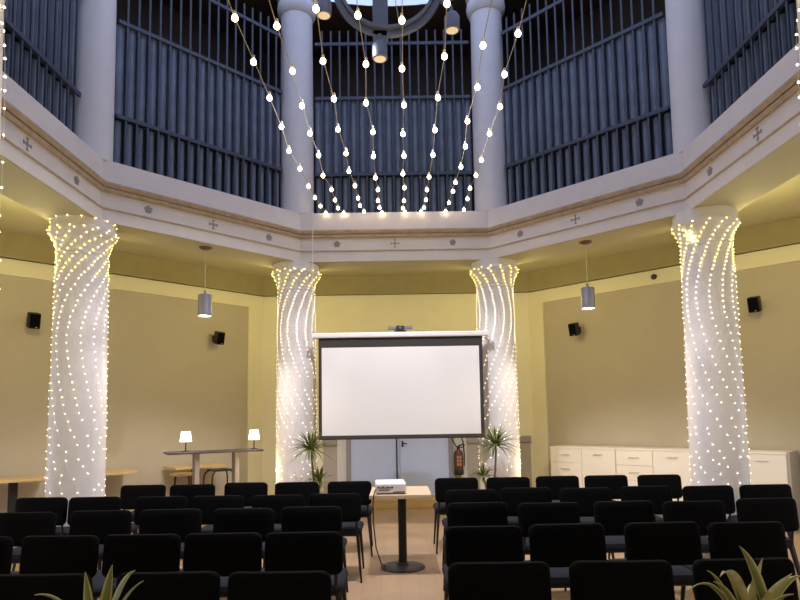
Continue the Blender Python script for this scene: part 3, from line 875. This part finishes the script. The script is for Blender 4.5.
def fore_plant(lab, px, py, tips, seed):
    rnd = random.Random(seed)
    t = thing('potted_dracaena', lab, 'plant', (px, py, 0), 0, 'leafy plants at the bottom photo corners')
    ph = .58
    bm = B(); lathe(bm, [(.12, 0), (.135, .02), (.165, ph - .04), (.178, ph - .04), (.178, ph), (.165, ph), (.155, ph - .05)], 32); obj('pot', bm, M['pot'], t, True)
    bm = B(); lathe(bm, [(.157, ph - .06), (.002, ph - .045)], 24); obj('soil', bm, M['soil'], t)
    bm = B(); tube(bm, [(0, 0, ph - .06), (.01, 0, .72)], [.022, .016], 10); obj('stem', bm, M['stem'], t, True)
    for (x, y, z, w, sag, ml, *ex) in tips:
        bm = B(); uvl = bm.loops.layers.uv.new('UVMap')
        a = rnd.uniform(0, 2 * PI)
        b = (.012 * math.cos(a) + .01 + (ex[0] if ex else 0), .012 * math.sin(a), rnd.uniform(.66, .73))
        tip = Vector((x - px, y - py, z))
        sh = None
        leaf(bm, b, tip, w * .82, sag, 12, fold=.35, uvl=uvl, sidehint=Vector((1, 0, .0)) if abs(tip.x) < .10 else Vector((-(tip.z - .7), .35, tip.x)))
        o = obj('leaf', bm, M[ml], t, True)
        md = o.modifiers.new('thick', 'SOLIDIFY'); md.thickness = .0015
    return t
fl = [(-1.095, 1.86, .935, .040, .06, 'foreleaf'), (-.965, 1.90, .99, .042, .03, 'foreleaf'), (-.892, 1.92, 1.005, .046, .03, 'foreleaf'),
      (-.825, 1.93, .985, .050, .06, 'foreleaf'), (-.795, 1.92, .955, .022, .05, 'foreleaf'), (-.845, 1.80, .93, .05, .03, 'paleleaf'),
      (-1.23, 1.88, .90, .045, .05, 'paleleaf'), (-.72, 2.0, .86, .045, .06, 'foreleaf'), (-1.15, 2.05, .84, .045, .05, 'foreleaf'),
      (-.90, 1.70, .86, .045, .05, 'foreleaf'), (-1.05, 1.74, .82, .045, .05, 'foreleaf'), (-.78, 1.78, .84, .045, .05, 'foreleaf')]
fore_plant('striped green leafy plant at the bottom left photo corner', -.95, 1.93, fl, 21)
fr = [(1.048, 1.90, 1.035, .042, .06, 'foreleaf', .085), (.885, 1.90, .905, .022, .075, 'foreleaf', -.02), (.962, 1.86, .955, .050, .10, 'paleleaf', .03),
      (.955, 1.92, .958, .020, .05, 'foreleaf'), (.962, 1.90, .93, .034, .05, 'foreleaf'), (1.03, 1.92, .945, .040, .05, 'foreleaf'),
      (1.135, 1.93, .99, .036, .02, 'paleleaf'), (1.205, 1.90, .95, .042, .02, 'paleleaf'), (1.18, 1.86, .90, .045, .05, 'foreleaf'), (1.27, 1.95, .93, .04, .05, 'foreleaf'),
      (1.10, 1.74, .85, .045, .05, 'foreleaf'), (.98, 1.78, .84, .045, .05, 'foreleaf'), (1.2, 2.1, .86, .045, .05, 'foreleaf')]
fore_plant('tall striped leafy plant at the bottom right photo corner', 1.10, 2.0, fr, 22)

# ---------------------------------------------------------------- light
def point(name, loc, energy, col, size=.1):
    l = bpy.data.lights.new(name, 'POINT'); l.energy = energy; l.color = col; l.shadow_soft_size = size
    o = bpy.data.objects.new(name, l); C.objects.link(o); o.location = loc
    return o
YEL = (1.0, .86, .33)
for k in range(8):
    p = corner(AC, k)
    d = (p - Vector((0, YC, 0))).normalized()
    q = p + d * .62
    point('net_glow', (q.x, q.y, 3.22), 20, YEL, .2)
for x in (-1.75, 1.75): point('column_fill_low', (x, 7.80, .8), 5, (1.0, .78, .40), .12)  # unseen warm fill lamps added to tint the lower far columns
for x, z in ((-2.215, 2.635), (2.235, 2.655)):
    l = bpy.data.lights.new('pendant_beam', 'SPOT'); l.energy = 68; l.color = (1, .84, .68); l.spot_size = math.radians(142); l.spot_blend = .4; l.shadow_soft_size = .07
    o = bpy.data.objects.new('pendant_beam', l); C.objects.link(o); o.location = (x, 6.92, z - .01)

for x, y, z, e in ((-.105, 5.02, 4.54, 315), (-.59, 5.0, 4.94, 70), (.53, 5.0, 4.785, 70)):
    l = bpy.data.lights.new('fixture_beam', 'SPOT'); l.energy = e; l.color = (1.0, .95, .97); l.spot_size = math.radians(126); l.spot_blend = .3; l.shadow_soft_size = .06
    o = bpy.data.objects.new('fixture_beam', l); C.objects.link(o); o.location = (x, y, z)
w = bpy.data.worlds.new('World'); bpy.context.scene.world = w; w.use_nodes = True
w.node_tree.nodes['Background'].inputs['Color'].default_value = (.5, .6, .8, 1)
w.node_tree.nodes['Background'].inputs['Strength'].default_value = 0.3

# ---------------------------------------------------------------- camera
pitch, roll, yaw = .0857, -.0158, .0034
fw = Vector((math.sin(yaw) * math.cos(pitch), math.cos(yaw) * math.cos(pitch), math.sin(pitch)))
r = Vector((math.cos(yaw), -math.sin(yaw), 0)); u = r.cross(fw)
r2 = r * math.cos(roll) + u * math.sin(roll); u2 = -r * math.sin(roll) + u * math.cos(roll)
cam = bpy.data.cameras.new('camera'); co = bpy.data.objects.new('camera', cam); C.objects.link(co)
mw = Matrix((r2, u2, -fw)).transposed().to_4x4(); mw.translation = (0, 0, 1.45)
co.matrix_world = mw
cam.sensor_width = 36; cam.lens = 603.15 * 36 / 800
cam.shift_x = 1.24 / 800; cam.shift_y = 64.4 / 800
cam.clip_start = .05
sc = bpy.context.scene; sc.camera = co
sc.view_settings.view_transform = 'Standard'; sc.view_settings.look = 'None'
sc.view_settings.gamma = 1; sc.view_settings.use_curve_mapping = False
sc.view_settings.exposure = 0.46
